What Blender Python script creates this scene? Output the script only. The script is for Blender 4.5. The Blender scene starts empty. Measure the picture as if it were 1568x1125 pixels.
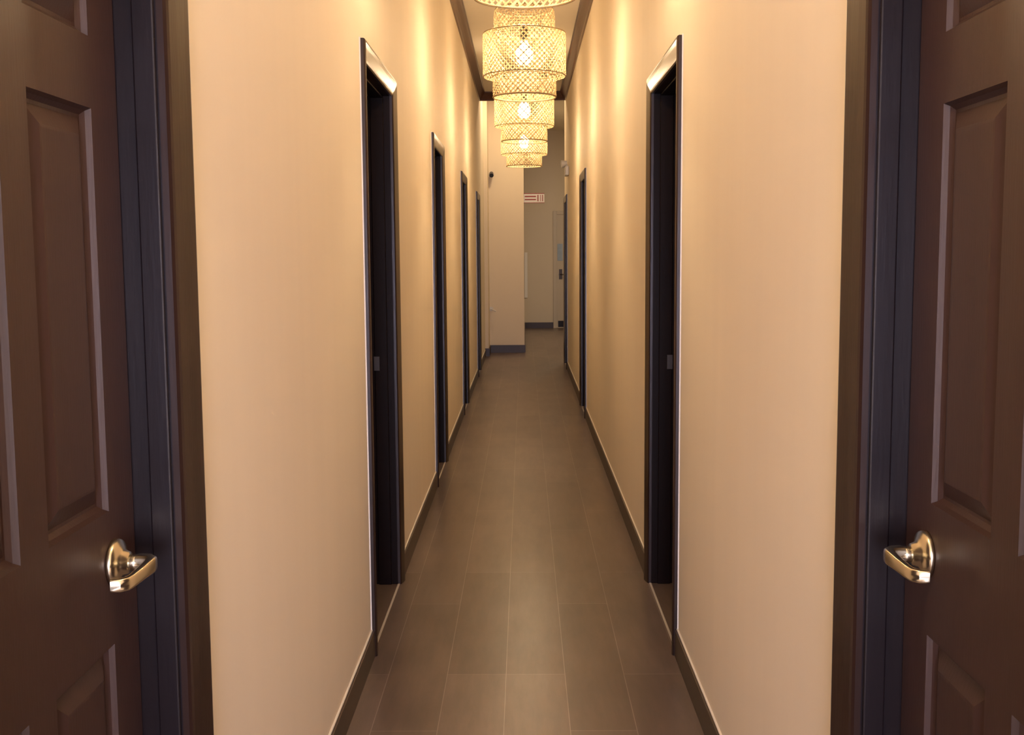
import bpy, bmesh, math
from math import sin, cos, pi, radians
from mathutils import Matrix, Vector

scene = bpy.context.scene
try:
    scene.view_settings.view_transform = 'Standard'
    scene.view_settings.look = 'None'
except Exception:
    pass

DL, DR = 0.542, 0.532      # half widths of the corridor
TH = 0.15                  # wall thickness
CEIL = 3.40
Y0, YEND = -2.4, 14.45
DOOR_TOP = 2.12

# ---------------------------------------------------------------- materials
def new_mat(name):
    m = bpy.data.materials.new(name); m.use_nodes = True
    nt = m.node_tree
    return m, nt, nt.nodes['Principled BSDF']

def simple(name, col, rough=0.5, metal=0.0, noise=0.0, nscale=(8, 8, 8), bump=0.0, bscale=60, coat=0.0, spec=0.5):
    m, nt, b = new_mat(name)
    b.inputs['Roughness'].default_value = rough
    b.inputs['Metallic'].default_value = metal
    b.inputs['Coat Weight'].default_value = coat
    b.inputs['Specular IOR Level'].default_value = spec
    tc = nt.nodes.new('ShaderNodeTexCoord')
    mp = nt.nodes.new('ShaderNodeMapping'); mp.inputs['Scale'].default_value = nscale
    nt.links.new(tc.outputs['Object'], mp.inputs['Vector'])
    n = nt.nodes.new('ShaderNodeTexNoise'); n.inputs['Scale'].default_value = 1.0
    n.inputs['Detail'].default_value = 4
    nt.links.new(mp.outputs['Vector'], n.inputs['Vector'])
    r = nt.nodes.new('ShaderNodeMix'); r.data_type = 'RGBA'
    r.inputs[6].default_value = (*[c * (1 - noise) for c in col], 1)
    r.inputs[7].default_value = (*[min(1, c * (1 + noise)) for c in col], 1)
    nt.links.new(n.outputs['Fac'], r.inputs[0])
    nt.links.new(r.outputs[2], b.inputs['Base Color'])
    if bump > 0:
        n2 = nt.nodes.new('ShaderNodeTexNoise'); n2.inputs['Scale'].default_value = bscale
        n2.inputs['Detail'].default_value = 3
        nt.links.new(mp.outputs['Vector'], n2.inputs['Vector'])
        bp = nt.nodes.new('ShaderNodeBump'); bp.inputs['Strength'].default_value = bump
        bp.inputs['Distance'].default_value = 0.002
        nt.links.new(n2.outputs['Fac'], bp.inputs['Height'])
        nt.links.new(bp.outputs['Normal'], b.inputs['Normal'])
    return m

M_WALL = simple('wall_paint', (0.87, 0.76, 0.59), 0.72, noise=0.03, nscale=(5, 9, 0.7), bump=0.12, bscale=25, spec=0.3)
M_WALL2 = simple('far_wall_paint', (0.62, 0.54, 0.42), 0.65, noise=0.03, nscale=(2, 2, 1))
M_CEIL = simple('ceiling_paint', (0.74, 0.66, 0.52), 0.6, noise=0.02)
M_DOOR = simple('door_brown_paint', (0.040, 0.0185, 0.0145), 0.43, noise=0.10, nscale=(40, 40, 3), bump=0.14, bscale=5, spec=0.42)
M_FRAME = simple('frame_dark_paint', (0.009, 0.0058, 0.0068), 0.33, noise=0.15, nscale=(20, 20, 2), bump=0.1, bscale=8, spec=0.25)
M_FRAME2 = simple('frame_paint_less_daylight', (0.008, 0.0038, 0.0030), 0.38, noise=0.15, nscale=(20, 20, 2), bump=0.1, bscale=8, spec=0.08)  # frame paint browned and dulled: weaker blue daylight reflection put into the colour
M_CASE = simple('casing_brown_paint', (0.020, 0.009, 0.006), 0.28, noise=0.15, nscale=(20, 20, 2), bump=0.1, bscale=8, spec=0.45)
M_BASE = simple('baseboard_brown', (0.035, 0.018, 0.012), 0.4, noise=0.1)
M_CROWN = simple('crown_brown', (0.070, 0.026, 0.018), 0.3, noise=0.1)
M_CAULK = simple('caulk_line', (0.75, 0.70, 0.62), 0.5)
M_BRASS = simple('satin_brass', (0.78, 0.69, 0.49), 0.24, metal=1.0, noise=0.03)
M_STEEL = simple('brushed_steel', (0.07, 0.06, 0.055), 0.35, metal=1.0, noise=0.03)
M_WHITE = simple('white_plastic', (0.75, 0.73, 0.68), 0.4)
M_BLACK = simple('black_plastic', (0.01, 0.01, 0.012), 0.3)
M_RED = simple('sign_red', (0.30, 0.05, 0.04), 0.5)
M_BLUE = simple('notice_paper', (0.30, 0.38, 0.50), 0.5, noise=0.3, nscale=(10, 10, 10))
M_EXITDOOR = simple('exit_door_grey', (0.50, 0.44, 0.36), 0.45)
M_GROUT = simple('threshold_edge', (0.5, 0.45, 0.40), 0.4)

def floor_mat():
    m, nt, b = new_mat('plank_floor')
    L = nt.links
    tc = nt.nodes.new('ShaderNodeTexCoord')
    sp = nt.nodes.new('ShaderNodeSeparateXYZ'); L.new(tc.outputs['Object'], sp.inputs[0])
    ax = nt.nodes.new('ShaderNodeMath'); ax.operation = 'ADD'; ax.inputs[1].default_value = 0.067 + 0.197 * 20
    L.new(sp.outputs['X'], ax.inputs[0])
    cb = nt.nodes.new('ShaderNodeCombineXYZ')
    L.new(sp.outputs['Y'], cb.inputs['X']); L.new(ax.outputs[0], cb.inputs['Y'])
    br = nt.nodes.new('ShaderNodeTexBrick')
    br.inputs['Scale'].default_value = 1.0
    br.inputs['Brick Width'].default_value = 1.2
    br.inputs['Row Height'].default_value = 0.197
    br.inputs['Mortar Size'].default_value = 0.0014
    br.inputs['Mortar Smooth'].default_value = 0.3
    br.offset = 0.37; br.offset_frequency = 3
    br.inputs['Color1'].default_value = (0.112, 0.079, 0.064, 1)
    br.inputs['Color2'].default_value = (0.148, 0.107, 0.088, 1)
    br.inputs['Mortar'].default_value = (0.26, 0.21, 0.18, 1)
    L.new(cb.outputs[0], br.inputs['Vector'])
    def noise(scale, vec, detail, rough):
        mp = nt.nodes.new('ShaderNodeMapping'); mp.inputs['Scale'].default_value = vec
        L.new(tc.outputs['Object'], mp.inputs['Vector'])
        n = nt.nodes.new('ShaderNodeTexNoise'); n.inputs['Scale'].default_value = scale; n.inputs['Detail'].default_value = detail
        n.inputs['Roughness'].default_value = rough
        L.new(mp.outputs[0], n.inputs['Vector'])
        return n
    n = noise(1.2, (18, 2.4, 1), 8, 0.68)
    nb = noise(1.0, (5, 2.2, 1), 3, 0.5)
    av = nt.nodes.new('ShaderNodeMath'); av.operation = 'ADD'; L.new(n.outputs['Fac'], av.inputs[0]); L.new(nb.outputs['Fac'], av.inputs[1])
    hv = nt.nodes.new('ShaderNodeMath'); hv.operation = 'MULTIPLY'; hv.inputs[1].default_value = 0.5; L.new(av.outputs[0], hv.inputs[0])
    rp = nt.nodes.new('ShaderNodeValToRGB')
    rp.color_ramp.elements[0].position = 0.32; rp.color_ramp.elements[0].color = (0.66, 0.66, 0.67, 1)
    rp.color_ramp.elements[1].position = 0.68; rp.color_ramp.elements[1].color = (1.26, 1.24, 1.21, 1)
    L.new(hv.outputs[0], rp.inputs[0])
    mx = nt.nodes.new('ShaderNodeMix'); mx.data_type = 'RGBA'; mx.blend_type = 'MULTIPLY'; mx.inputs[0].default_value = 1
    L.new(br.outputs['Color'], mx.inputs[6]); L.new(rp.outputs[0], mx.inputs[7])
    L.new(mx.outputs[2], b.inputs['Base Color'])
    b.inputs['Roughness'].default_value = 0.30
    bp = nt.nodes.new('ShaderNodeBump'); bp.inputs['Strength'].default_value = 0.2; bp.inputs['Distance'].default_value = 0.002
    L.new(n.outputs['Fac'], bp.inputs['Height']); L.new(bp.outputs[0], b.inputs['Normal'])
    return m
M_FLOOR = floor_mat()

def bamboo_mat():
    m, nt, b = new_mat('bamboo_weave')
    L = nt.links
    tc = nt.nodes.new('ShaderNodeTexCoord')
    n = nt.nodes.new('ShaderNodeTexNoise'); n.inputs['Scale'].default_value = 30
    L.new(tc.outputs['Object'], n.inputs['Vector'])
    mx = nt.nodes.new('ShaderNodeMix'); mx.data_type = 'RGBA'
    mx.inputs[6].default_value = (0.22, 0.145, 0.065, 1); mx.inputs[7].default_value = (0.44, 0.33, 0.185, 1)
    L.new(n.outputs['Fac'], mx.inputs[0])
    L.new(mx.outputs[2], b.inputs['Base Color'])
    b.inputs['Roughness'].default_value = 0.6
    b.inputs['Specular IOR Level'].default_value = 0.2
    tr = nt.nodes.new('ShaderNodeBsdfTranslucent'); L.new(mx.outputs[2], tr.inputs['Color'])
    ms = nt.nodes.new('ShaderNodeMixShader'); ms.inputs[0].default_value = 0.25
    out = nt.nodes['Material Output']
    L.new(b.outputs[0], ms.inputs[1]); L.new(tr.outputs[0], ms.inputs[2]); L.new(ms.outputs[0], out.inputs['Surface'])
    return m
M_BAMBOO = bamboo_mat()

def emit_mat(name, col, s):
    m, nt, b = new_mat(name)
    b.inputs['Base Color'].default_value = (*col, 1)
    b.inputs['Emission Color'].default_value = (*col, 1)
    b.inputs['Emission Strength'].default_value = s
    return m
M_BULB = emit_mat('warm_bulb', (1.0, 0.745, 0.46), 335)

# ---------------------------------------------------------------- mesh helpers
def link(ob, parent=None):
    scene.collection.objects.link(ob)
    if parent is not None: ob.parent = parent
    return ob

def empty(name, loc=(0, 0, 0)):
    e = bpy.data.objects.new(name, None); e.empty_display_size = 0.1; e.location = loc
    return link(e)

def mesh_obj(name, verts, faces, mat, parent=None, smooth=False, bevel=0.0, recalc=True):
    me = bpy.data.meshes.new(name)
    me.from_pydata([tuple(v) for v in verts], [], faces)
    if recalc:
        bm = bmesh.new(); bm.from_mesh(me)
        bmesh.ops.recalc_face_normals(bm, faces=bm.faces); bm.to_mesh(me); bm.free()
    me.materials.append(mat)
    if smooth:
        for p in me.polygons: p.use_smooth = True
    ob = bpy.data.objects.new(name, me)
    link(ob, parent)
    if bevel > 0:
        bv = ob.modifiers.new('bevel', 'BEVEL'); bv.width = bevel; bv.segments = 2; bv.limit_method = 'ANGLE'
    return ob

def add_box(V, F, x0, x1, y0, y1, z0, z1):
    x0, x1 = sorted((x0, x1)); y0, y1 = sorted((y0, y1)); z0, z1 = sorted((z0, z1))
    b = len(V)
    V += [(x0, y0, z0), (x1, y0, z0), (x1, y1, z0), (x0, y1, z0), (x0, y0, z1), (x1, y0, z1), (x1, y1, z1), (x0, y1, z1)]
    F += [(b, b+3, b+2, b+1), (b+4, b+5, b+6, b+7), (b, b+1, b+5, b+4), (b+1, b+2, b+6, b+5), (b+2, b+3, b+7, b+6), (b+3, b, b+4, b+7)]

def boxes(name, lst, mat, parent=None, bevel=0.0):
    V, F = [], []
    for q in lst: add_box(V, F, *q)
    return mesh_obj(name, V, F, mat, parent, bevel=bevel)

def add_tube(V, F, pts, rad, seg=12, cap=True, power=1.0):
    pts = [Vector(p) for p in pts]
    n = len(pts); base = len(V)
    sg = lambda v: math.copysign(abs(v)**power, v)
    for i, p in enumerate(pts):
        t = (pts[min(i+1, n-1)] - pts[max(i-1, 0)]).normalized()
        up = Vector((0, 0, 1)) if abs(t.z) < 0.95 else Vector((0, 1, 0))
        a = t.cross(up).normalized(); b = a.cross(t).normalized()
        ra, rb = rad[i] if isinstance(rad[i], tuple) else (rad[i], rad[i])
        for k in range(seg):
            ang = 2*pi*k/seg
            ca, sa = sg(cos(ang)), sg(sin(ang))
            V.append(tuple(p + a*ca*ra + b*sa*rb))
    for i in range(n-1):
        for k in range(seg):
            k2 = (k+1) % seg
            F.append((base+i*seg+k, base+i*seg+k2, base+(i+1)*seg+k2, base+(i+1)*seg+k))
    if cap:
        F.append(tuple(base+k for k in range(seg))[::-1])
        F.append(tuple(base+(n-1)*seg+k for k in range(seg)))

def revolve(V, F, prof, seg=32, axis='z', origin=(0, 0, 0), sgn=1):
    base = len(V)
    for r, h in prof:
        for k in range(seg):
            a = 2*pi*k/seg
            if axis == 'z': p = (r*cos(a), r*sin(a), h)
            else: p = (h*sgn, r*cos(a), r*sin(a))
            V.append((p[0]+origin[0], p[1]+origin[1], p[2]+origin[2]))
    for i in range(len(prof)-1):
        for k in range(seg):
            k2 = (k+1) % seg
            F.append((base+i*seg+k, base+i*seg+k2, base+(i+1)*seg+k2, base+(i+1)*seg+k))

# ---------------------------------------------------------------- walls
CW = 0.07
doorsL = [(0.905, 1.784, 0.09, True), (3.77, 4.70, CW, False), (6.62, 7.50, CW, False), (9.66, 10.50, CW, False), (12.72, 13.55, CW, False)]
doorsR = [(0.925, 1.812, 0.09, True), (3.77, 4.70, CW, False), (9.42, 10.27, CW, False), (13.50, 14.36, CW, False)]

def build_wall(name, side, D, doors, last):
    xs = (side*D, side*(D+TH))
    L = []; y = Y0
    for (a, b, cw, lv) in doors:
        oa, ob = a+cw-0.012, b-cw+0.012
        L.append((*xs, y, oa, 0, CEIL))
        L.append((*xs, oa, ob, DOOR_TOP-cw+0.012, CEIL))
        y = ob
    for (yy, zz) in last:
        L.append((*xs, y, yy, 0, zz)); y = yy
    return boxes(name, L, M_WALL)
build_wall('wall_left', -1, DL, doorsL, [(14.0, CEIL), (15.9, 3.72)])
build_wall('wall_right', 1, DR, doorsR, [(YEND, CEIL)])

def build_door(idx, side, D, a, b, cw, lever):
    name = 'door_%d' % idx
    root = empty(name, (side*D, (a+b)/2, 0))
    inv = Matrix.Translation(-Vector((side*D, (a+b)/2, 0)))
    def P(dep, y, z): return tuple(inv @ Vector((side*(D+dep), y, z)))
    pr = [(0, 0), (0, .014), (.003, .019), (.012, .021), (.026, .019), (cw*.62, .0155), (cw-.010, .012), (cw-.004, .010), (cw, .006), (cw, -.004)]
    V, F = [], []
    zt = DOOR_TOP
    for w, p in pr:
        V += [P(-p, a+w, 0), P(-p, a+w, zt-w), P(-p, b-w, zt-w), P(-p, b-w, 0)]
    n = len(pr)
    for i in range(n-1):
        for s in range(3):
            F.append((i*4+s, i*4+s+1, (i+1)*4+s+1, (i+1)*4+s))
    mesh_obj('casing', V, F, M_CASE, root, smooth=False)
    # thin paint/caulk bead around the casing
    V, F = [], []
    for w, p in [(-.003, 0), (-.003, .004), (.001, .004)]:
        V += [P(-p, a+w, 0.097), P(-p, a+w, zt-w), P(-p, b-w, zt-w), P(-p, b-w, 0.097)]
    for i in range(2):
        for s in range(3):
            F.append((i*4+s, i*4+s+1, (i+1)*4+s+1, (i+1)*4+s))
    mesh_obj('caulk', V, F, M_CAULK, root)
    oa, ob, ot = a+cw, b-cw, zt-cw
    rec = 0.068 if lever else 0.105
    def bx(d0, d1, y0, y1, z0, z1):
        p0 = P(d0, y0, z0); p1 = P(d1, y1, z1)
        return (p0[0], p1[0], p0[1], p1[1], p0[2], p1[2])
    e = 0.012
    J = [bx(0.001, TH, oa-e, oa, 0, ot+e), bx(0.001, TH, ob, ob+e, 0, ot+e), bx(0.001, TH, oa, ob, ot, ot+e)]
    st = 0.008
    if lever:
        J += [bx(0.006, rec-0.028, oa, oa+st, 0, ot), bx(0.006, rec-0.028, ob-st, ob, 0, ot), bx(0.006, rec-0.028, oa+st, ob-st, ot-st, ot)]
    else:
        J += [bx(0.03, rec-0.02, oa, oa+st, 0, ot), bx(0.03, rec-0.02, ob-st, ob, 0, ot), bx(0.03, rec-0.02, oa+st, ob-st, ot-st, ot)]
    boxes('jamb', J, M_FRAME if lever else M_FRAME2, root, bevel=0.003)
    sa, sb, sz0, sz1 = oa+.003, ob-.003, 0.008, ot-.003
    wd = sb-sa; stile = 0.10; mul = 0.08
    pw = (wd-2*stile-mul)/2
    us = [sa, sa+stile, sa+stile+pw, sa+stile+pw+mul, sb-stile, sb]
    zs = [sz0, 0.20, 0.83, 1.03, 1.61, 1.71, 1.93, sz1]
    V, F = [], []
    for i in range(5):
        for j in range(7):
            u0, u1, z0, z1 = us[i], us[i+1], zs[j], zs[j+1]
            if i in (1, 3) and j in (1, 3, 5):
                loops = [(0, 0), (.004, .008), (.010, .014), (.015, .014), (.040, .003), (.044, .0025)]
                base = len(V)
                for ins, dp in loops:
                    V += [P(rec+dp, u0+ins, z0+ins), P(rec+dp, u1-ins, z0+ins), P(rec+dp, u1-ins, z1-ins), P(rec+dp, u0+ins, z1-ins)]
                for l in range(len(loops)-1):
                    for s in range(4):
                        F.append((base+l*4+s, base+l*4+(s+1) % 4, base+(l+1)*4+(s+1) % 4, base+(l+1)*4+s))
                bb = base+(len(loops)-1)*4
                F.append((bb, bb+1, bb+2, bb+3))
            else:
                base = len(V)
                V += [P(rec, u0, z0), P(rec, u1, z0), P(rec, u1, z1), P(rec, u0, z1)]
                F.append((base, base+1, base+2, base+3))
    base = len(V)
    V += [P(rec, sa, sz0), P(rec, sb, sz0), P(rec, sb, sz1), P(rec, sa, sz1), P(rec+.04, sa, sz0), P(rec+.04, sb, sz0), P(rec+.04, sb, sz1), P(rec+.04, sa, sz1)]
    for s in range(4):
        F.append((base+s, base+(s+1) % 4, base+4+(s+1) % 4, base+4+s))
    F.append((base+4, base+5, base+6, base+7))
    me = mesh_obj('slab', V, F, M_DOOR, root, recalc=False)
    bm = bmesh.new(); bm.from_mesh(me.data)
    bmesh.ops.remove_doubles(bm, verts=bm.verts, dist=1e-5)
    bmesh.ops.recalc_face_normals(bm, faces=bm.faces); bm.to_mesh(me.data); bm.free()
    boxes('threshold_strip', [bx(-0.004, 0.004, oa, ob, 0.0, 0.0025)], M_GROUT, root)
    if lever:
        yk, zk = ob-0.092, 0.95
        V, F = [], []
        o = P(rec, yk, zk)
        revolve(V, F, [(0.0, 0.0), (.036, 0), (.036, .005), (.034, .009), (.026, .012), (.019, .016), (.016, .024), (.0, .024)], 36, 'x', o, -side)
        mesh_obj('rosette', V, F, M_BRASS, root, smooth=True)
        V, F = [], []
        add_tube(V, F, [P(rec-.012, yk, zk), P(rec-.045, yk, zk)], [.0125, .0115], 20)
        mesh_obj('shank', V, F, M_BRASS, root, smooth=True)
        # squared lever bar with returned end
        V, F = [], []
        pts = [P(rec-.036, yk+.001, zk), P(rec-.050, yk-.001, zk), P(rec-.058, yk-.008, zk), P(rec-.060, yk-.020, zk),
               P(rec-.059, yk-.05, zk-.001), P(rec-.057, yk-.085, zk-.002), P(rec-.055, yk-.100, zk-.002), P(rec-.048, yk-.108, zk-.002), P(rec-.036, yk-.110, zk-.002)]
        rad = [(.0125, .0125), (.0115, .0125), (.009, .0120), (.0075, .0115), (.0060, .0100), (.0055, .0095), (.0055, .0095), (.0058, .0095), (.0055, .0092)]
        add_tube(V, F, pts, rad, 24, power=0.5)
        lv = mesh_obj('lever', V, F, M_BRASS, root, smooth=True)
        try:
            lv.data.set_sharp_from_angle(angle=radians(40))
        except Exception: pass
        boxes('latch_plate', [bx(rec+.002, rec+.03, sb-.0005, sb+.0015, zk-.03, zk+.03)], M_STEEL, root)
    else:
        boxes('strike_plate', [bx(0.064, 0.088, ob-st-.0025, ob-st+.001, .92, .98)], M_STEEL, root, bevel=0.0008)
    return root

i = 1
for q in doorsL:
    build_door(i, -1, DL, *q); i += 1
for q in doorsR:
    build_door(i, 1, DR, *q); i += 1

# ---------------------------------------------------------------- baseboards
def baseboard(name, side, D, doors, yend):
    L, C = [], []
    y = Y0
    hs = []
    for (a, b, cw, lv) in doors:
        hs.append((y, a)); y = b
    hs.append((y, yend))
    for a, b in hs:
        if b-a < 0.02: continue
        L.append((side*D, side*(D-.013), a, b, 0, .094))
        C.append((side*D, side*(D-.006), a, b, .094, .0965))
    root = empty(name, (0, 0, 0))
    boxes('board', L, M_BASE, root, bevel=0.002)
    boxes('caulk', C, M_CAULK, root)
baseboard('baseboard_left', -1, DL, doorsL, 15.3)
baseboard('baseboard_right', 1, DR, doorsR, YEND)

# ---------------------------------------------------------------- floor, ceilings, far walls
XR = 2.4; YB = 21.2; XB = 0.005
boxes('floor', [(-DL-TH, XR, Y0-.1, YB+.1, -0.05, 0.0)], M_FLOOR)
boxes('ceiling', [(-DL-TH, DR+TH, Y0, 14.0, CEIL, CEIL+.35)], M_CEIL)
boxes('ceiling_lobby', [(-DL-TH, XR+.1, 14.0, YB+.1, 3.72, 3.82)], M_CEIL)
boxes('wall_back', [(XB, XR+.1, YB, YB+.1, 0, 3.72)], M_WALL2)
boxes('wall_partition', [(-DL-TH, XB, 15.9, YB+.1, 0, 3.72), (-DL, -DL+.05, 15.35, 15.9, 0, 3.72)], M_WALL)
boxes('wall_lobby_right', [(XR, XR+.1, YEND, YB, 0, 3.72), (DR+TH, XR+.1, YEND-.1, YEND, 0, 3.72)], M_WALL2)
boxes('wall_front', [(-DL-TH, DR+TH, Y0-.1, Y0, 0, .35), (-DL-TH, DR+TH, Y0-.1, Y0, 2.5, CEIL)], M_WALL)
boxes('baseboard_partition', [(-DL+.05, XB+.013, 15.9-.013, 15.9, 0, .11), (-DL+.0, -DL+.063, 15.337, 15.35, 0, .11), (-DL+.05, -DL+.063, 15.35, 15.887, 0, .11),
                              (XB, XB+.013, 15.9, YB, 0, .11)], M_BASE)
boxes('baseboard_back', [(XB+.013, .56, YB-.013, YB, 0, .11), (1.62, XR, YB-.013, YB, 0, .11)], M_BASE)

def crown(name, pts_fn, y0, y1):
    prof = [(0, -.105), (.014, -.105), (.020, -.088), (.036, -.062), (.056, -.034), (.066, -.014), (.074, -.012), (.074, 0), (0, 0)]
    V, F = [], []
    for yy in (y0, y1):
        for w, z in prof: V.append(pts_fn(w, z, yy))
    n = len(prof)
    for k in range(n): F.append((k, (k+1) % n, n+(k+1) % n, n+k))
    F.append(tuple(range(n))); F.append(tuple(range(n, 2*n)))
    mesh_obj(name, V, F, M_CROWN)
crown('trim_1', lambda w, z, y: (-DL+w, y, CEIL+z), Y0, 14.0)
crown('trim_2', lambda w, z, y: (DR-w, y, CEIL+z), Y0, 14.0)
crown('trim_3', lambda w, z, y: (y, 14.0-w, CEIL+z), -DL, DR)

# ---------------------------------------------------------------- pendant lamps
def shade_mesh():
    V, F = [], []
    tiers = [
        (40, [(.170, 0), (.172, .01), (.172, .115)]),
        (50, [(.172, .112), (.200, .104), (.217, .108), (.225, .122), (.225, .160), (.225, .20), (.225, .25), (.225, .30), (.225, .328), (.218, .342), (.200, .350), (.165, .350)]),
        (38, [(.165, .348), (.165, .38), (.165, .42), (.163, .455), (.155, .466)]),
    ]
    for n, prof in tiers:
        pp = []
        for (r0, z0), (r1, z1) in zip(prof[:-1], prof[1:]):
            d = math.hypot(r1-r0, z1-z0); m = max(1, int(d/.018))
            for q in range(m): pp.append((r0+(r1-r0)*q/m, z0+(z1-z0)*q/m))
        pp.append(prof[-1])
        ss = [0]
        for (r0, z0), (r1, z1) in zip(pp[:-1], pp[1:]): ss.append(ss[-1]+math.hypot(r1-r0, z1-z0))
        R = max(r for r, z in prof)
        for dirn in (1, -1):
            for k in range(n):
                w = 0.0050 if k % 2 else 0.0030
                off = 0.0012*dirn
                base = len(V)
                for (r, z), s in zip(pp, ss):
                    ang = 2*pi*k/n + dirn*s*1.0/R
                    da = w*1.2/R
                    V.append(((r+off)*cos(ang-da), (r+off)*sin(ang-da), z))
                    V.append(((r+off)*cos(ang+da), (r+off)*sin(ang+da), z))
                for q in range(len(pp)-1):
                    b = base+2*q
                    F.append((b, b+1, b+3, b+2))
    def ring(r, z, t):
        base = len(V); S = 56; T = 6
        for a in range(S):
            A = 2*pi*a/S
            for b in range(T):
                B = 2*pi*b/T
                rr = r+t*cos(B); V.append((rr*cos(A), rr*sin(A), z+t*sin(B)))
        for a in range(S):
            for b in range(T):
                a2, b2 = (a+1) % S, (b+1) % T
                F.append((base+a*T+b, base+a2*T+b, base+a2*T+b2, base+a*T+b2))
    for r, z, t in [(.171, .002, .0045), (.172, .112, .003), (.222, .113, .003), (.222, .338, .003), (.166, .350, .0035), (.155, .466, .004),
                    (.090, .466, .002)]:
        ring(r, z, t)
    for k in range(3):
        A = 2*pi*k/3
        add_tube(V, F, [(.155*cos(A), .155*sin(A), .466), (.02*cos(A), .02*sin(A), .42)], [.002, .002], 6)
    me = bpy.data.meshes.new('shade'); me.from_pydata(V, [], F); me.materials.append(M_BAMBOO)
    return me
SH = shade_mesh()
V, F = [], []
revolve(V, F, [(.0, -.062), (.022, -.058), (.040, -.040), (.047, -.015), (.045, .012), (.034, .034), (.020, .052), (.014, .066), (.0, .068)], 24)
BM = bpy.data.meshes.new('bulb'); BM.from_pydata(V, [], F); BM.materials.append(M_BULB)
for p in BM.polygons: p.use_smooth = True
V, F = [], []
revolve(V, F, [(0, .0), (.020, .0), (.022, .01), (.022, .07), (.008, .09), (.0, .09)], 20)
HM = bpy.data.meshes.new('holder'); HM.from_pydata(V, [], F); HM.materials.append(M_BLACK)
CH = CEIL-2.25
V, F = [], []
add_tube(V, F, [(0, 0, .37), (0, 0, CH-.02)], [.003, .003], 8)
CM = bpy.data.meshes.new('cord'); CM.from_pydata(V, [], F); CM.materials.append(M_WHITE)
V, F = [], []
revolve(V, F, [(0, CH-.03), (.035, CH-.03), (.05, CH-.02), (.05, CH), (0, CH)], 28)
NM = bpy.data.meshes.new('canopy'); NM.from_pydata(V, [], F); NM.materials.append(M_WHITE)
for yl in (1.42, 3.79, 6.16, 8.53, 10.90):
    e = empty('pendant_lamp', (0.010, yl, 2.25))
    rot = (yl*1.7) % 6.28
    for nm, me, z in (('shade', SH, 0), ('bulb', BM, .235), ('holder', HM, .30), ('cord', CM, 0), ('canopy', NM, 0)):
        o = bpy.data.objects.new(nm, me); o.location = (0, 0, z); link(o, e)
        if nm == 'shade': o.rotation_euler = (0, 0, rot)

# ---------------------------------------------------------------- far end objects
es = empty('exit_sign', (.15, 15.98, 2.20))
boxes('plate', [(-.145, .150, -.012, .012, -.07, .07)], M_WHITE, es, bevel=.003)
boxes('lettering', [(-.13, .03, -.014, -.012, .015, .032), (-.13, .03, -.014, -.012, -.028, -.012),
                    (.05, .065, -.014, -.012, -.045, .045), (.09, .098, -.014, -.012, -.045, .045), (.118, .130, -.014, -.012, -.045, .045),
                    (-.145, .15, -.014, -.012, .060, .07), (-.145, .15, -.014, -.012, -.07, -.062)], M_RED, es)
sc_ = empty('security_camera', (-.45, 15.9, 2.54))
V, F = [], []
add_tube(V, F, [(0, 0, 0), (0, -.015, 0)], [.03, .03], 20)
add_tube(V, F, [(0, -.012, 0), (0, -.05, -.01)], [.009, .009], 12)
add_tube(V, F, [(.0, -.04, -.01), (.005, -.12, -.03)], [.030, .030], 20)
mesh_obj('body', V, F, M_BLACK, sc_)
el = empty('emergency_light', (DR, 13.2, 2.37))
boxes('housing', [(-.045, 0, -.13, .13, -.055, .055)], M_WHITE, el, bevel=.012)
V, F = [], []
for yy in (-.08, .08):
    add_tube(V, F, [(-.02, yy, .05), (-.03, yy, .075)], [.012, .012], 12)
    add_tube(V, F, [(-.02, yy, .09), (-.085, yy, .08)], [.028, .04], 20)
mesh_obj('lamp_heads', V, F, M_WHITE, el)
ho = empty('wall_hook', (-.47, 15.9, .63))
V, F = [], []
add_tube(V, F, [(0, 0, 0), (0, -.01, 0)], [.03, .03], 16)
add_tube(V, F, [(0, -.008, 0), (.0, -.06, 0), (.03, -.075, -.01), (.07, -.075, -.03)], [.008, .008, .009, .012], 10)
mesh_obj('hook', V, F, M_WHITE, ho)
boxes('wall_panel', [(.012, .07, YB-.02, YB, .58, 1.44)], M_WHITE, bevel=.003)
xd = empty('exit_door', (1.09, YB, 0))
boxes('frame', [(-.53, -.46, -.03, 0, 0, 2.22), (.46, .53, -.03, 0, 0, 2.22), (-.46, .46, -.03, 0, 2.15, 2.22)], M_EXITDOOR, xd, bevel=.004)
boxes('slab', [(-.46, .46, -.018, 0, .005, 2.15)], M_EXITDOOR, xd)
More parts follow.
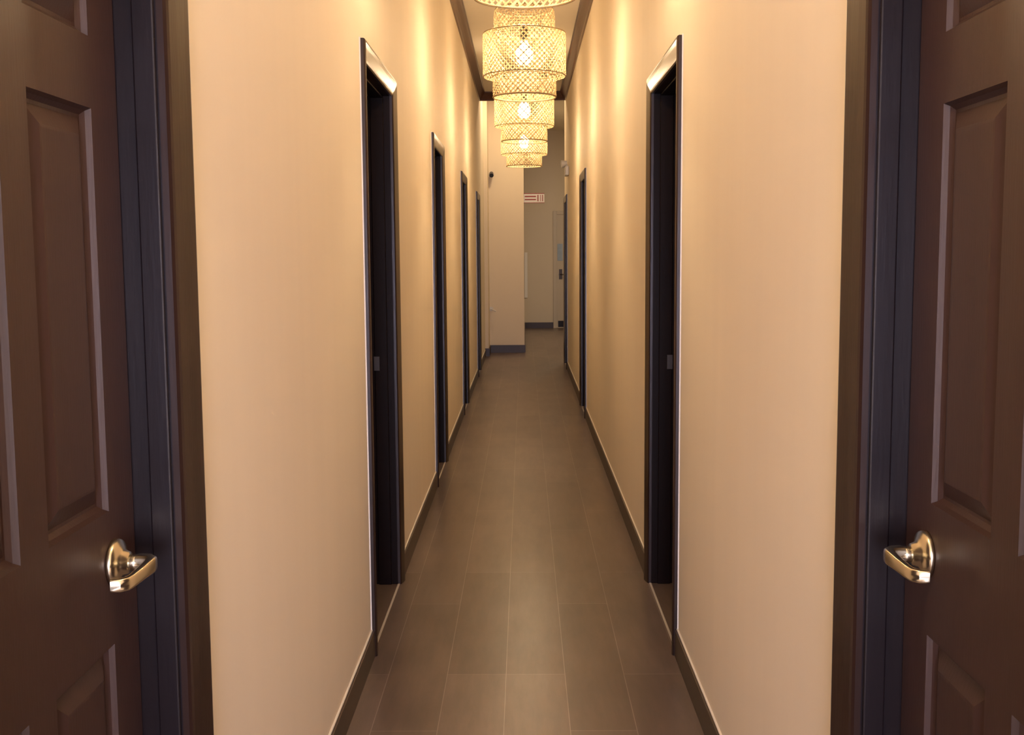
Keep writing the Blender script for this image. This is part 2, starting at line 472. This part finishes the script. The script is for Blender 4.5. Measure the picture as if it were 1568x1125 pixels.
boxes('kick_plate', [(-.44, .44, -.021, -.018, .02, .14)], M_FRAME, xd)
boxes('notice', [(-.45, -.35, -.021, -.018, 1.28, 1.60)], M_BLUE, xd)
V, F = [], []
add_tube(V, F, [(-.39, -.018, 1.02), (-.39, -.03, 1.02)], [.035, .035], 20)
add_tube(V, F, [(-.39, -.03, 1.02), (-.39, -.075, 1.02), (-.37, -.085, 1.02), (-.26, -.085, 1.02)], [.012, .012, .011, .010], 12)
add_box(V, F, -.42, -.36, -.026, -.018, .93, 1.12)
mesh_obj('lever', V, F, M_STEEL, xd)

# ---------------------------------------------------------------- lights
def area(name, loc, rot, sx, sy, e, col):
    l = bpy.data.lights.new(name, 'AREA'); l.shape = 'RECTANGLE'; l.size = sx; l.size_y = sy; l.energy = e; l.color = col
    o = bpy.data.objects.new(name, l); o.location = loc; o.rotation_euler = rot
    return link(o)
area('daylight_opening', (0, Y0+.02, 1.25), (radians(90), 0, 0), 1.0, 1.8, 200, (0.80, 0.77, 1.0))
area('lobby_fill', (1.2, 18.0, 3.68), (0, 0, 0), .5, .5, 48, (1.0, .80, .57))  # added fill brightening the lobby, no fixture behind it
area('corridor_end_fill', (0, 14.9, 3.69), (0, 0, 0), .3, .3, 22, (1.0, .72, .43))  # added fill hidden above the crown, lifts the partition at the far end

w = bpy.data.worlds.new('world'); scene.world = w; w.use_nodes = True
w.node_tree.nodes['Background'].inputs[0].default_value = (0.62, 0.66, 1.0, 1)
w.node_tree.nodes['Background'].inputs[1].default_value = 0.5

# ---------------------------------------------------------------- camera
cd = bpy.data.cameras.new('camera'); cam = bpy.data.objects.new('camera', cd); link(cam)
cd.sensor_width = 36; cd.sensor_fit = 'HORIZONTAL'; cd.lens = 36*1700/1568
cd.clip_start = 0.02
R = Matrix.Rotation(radians(0.64), 4, 'Z') @ Matrix.Rotation(radians(90-5.8), 4, 'X') @ Matrix.Rotation(radians(-0.4), 4, 'Z')
cam.matrix_world = Matrix.Translation((0, 0, 1.40)) @ R
scene.camera = cam
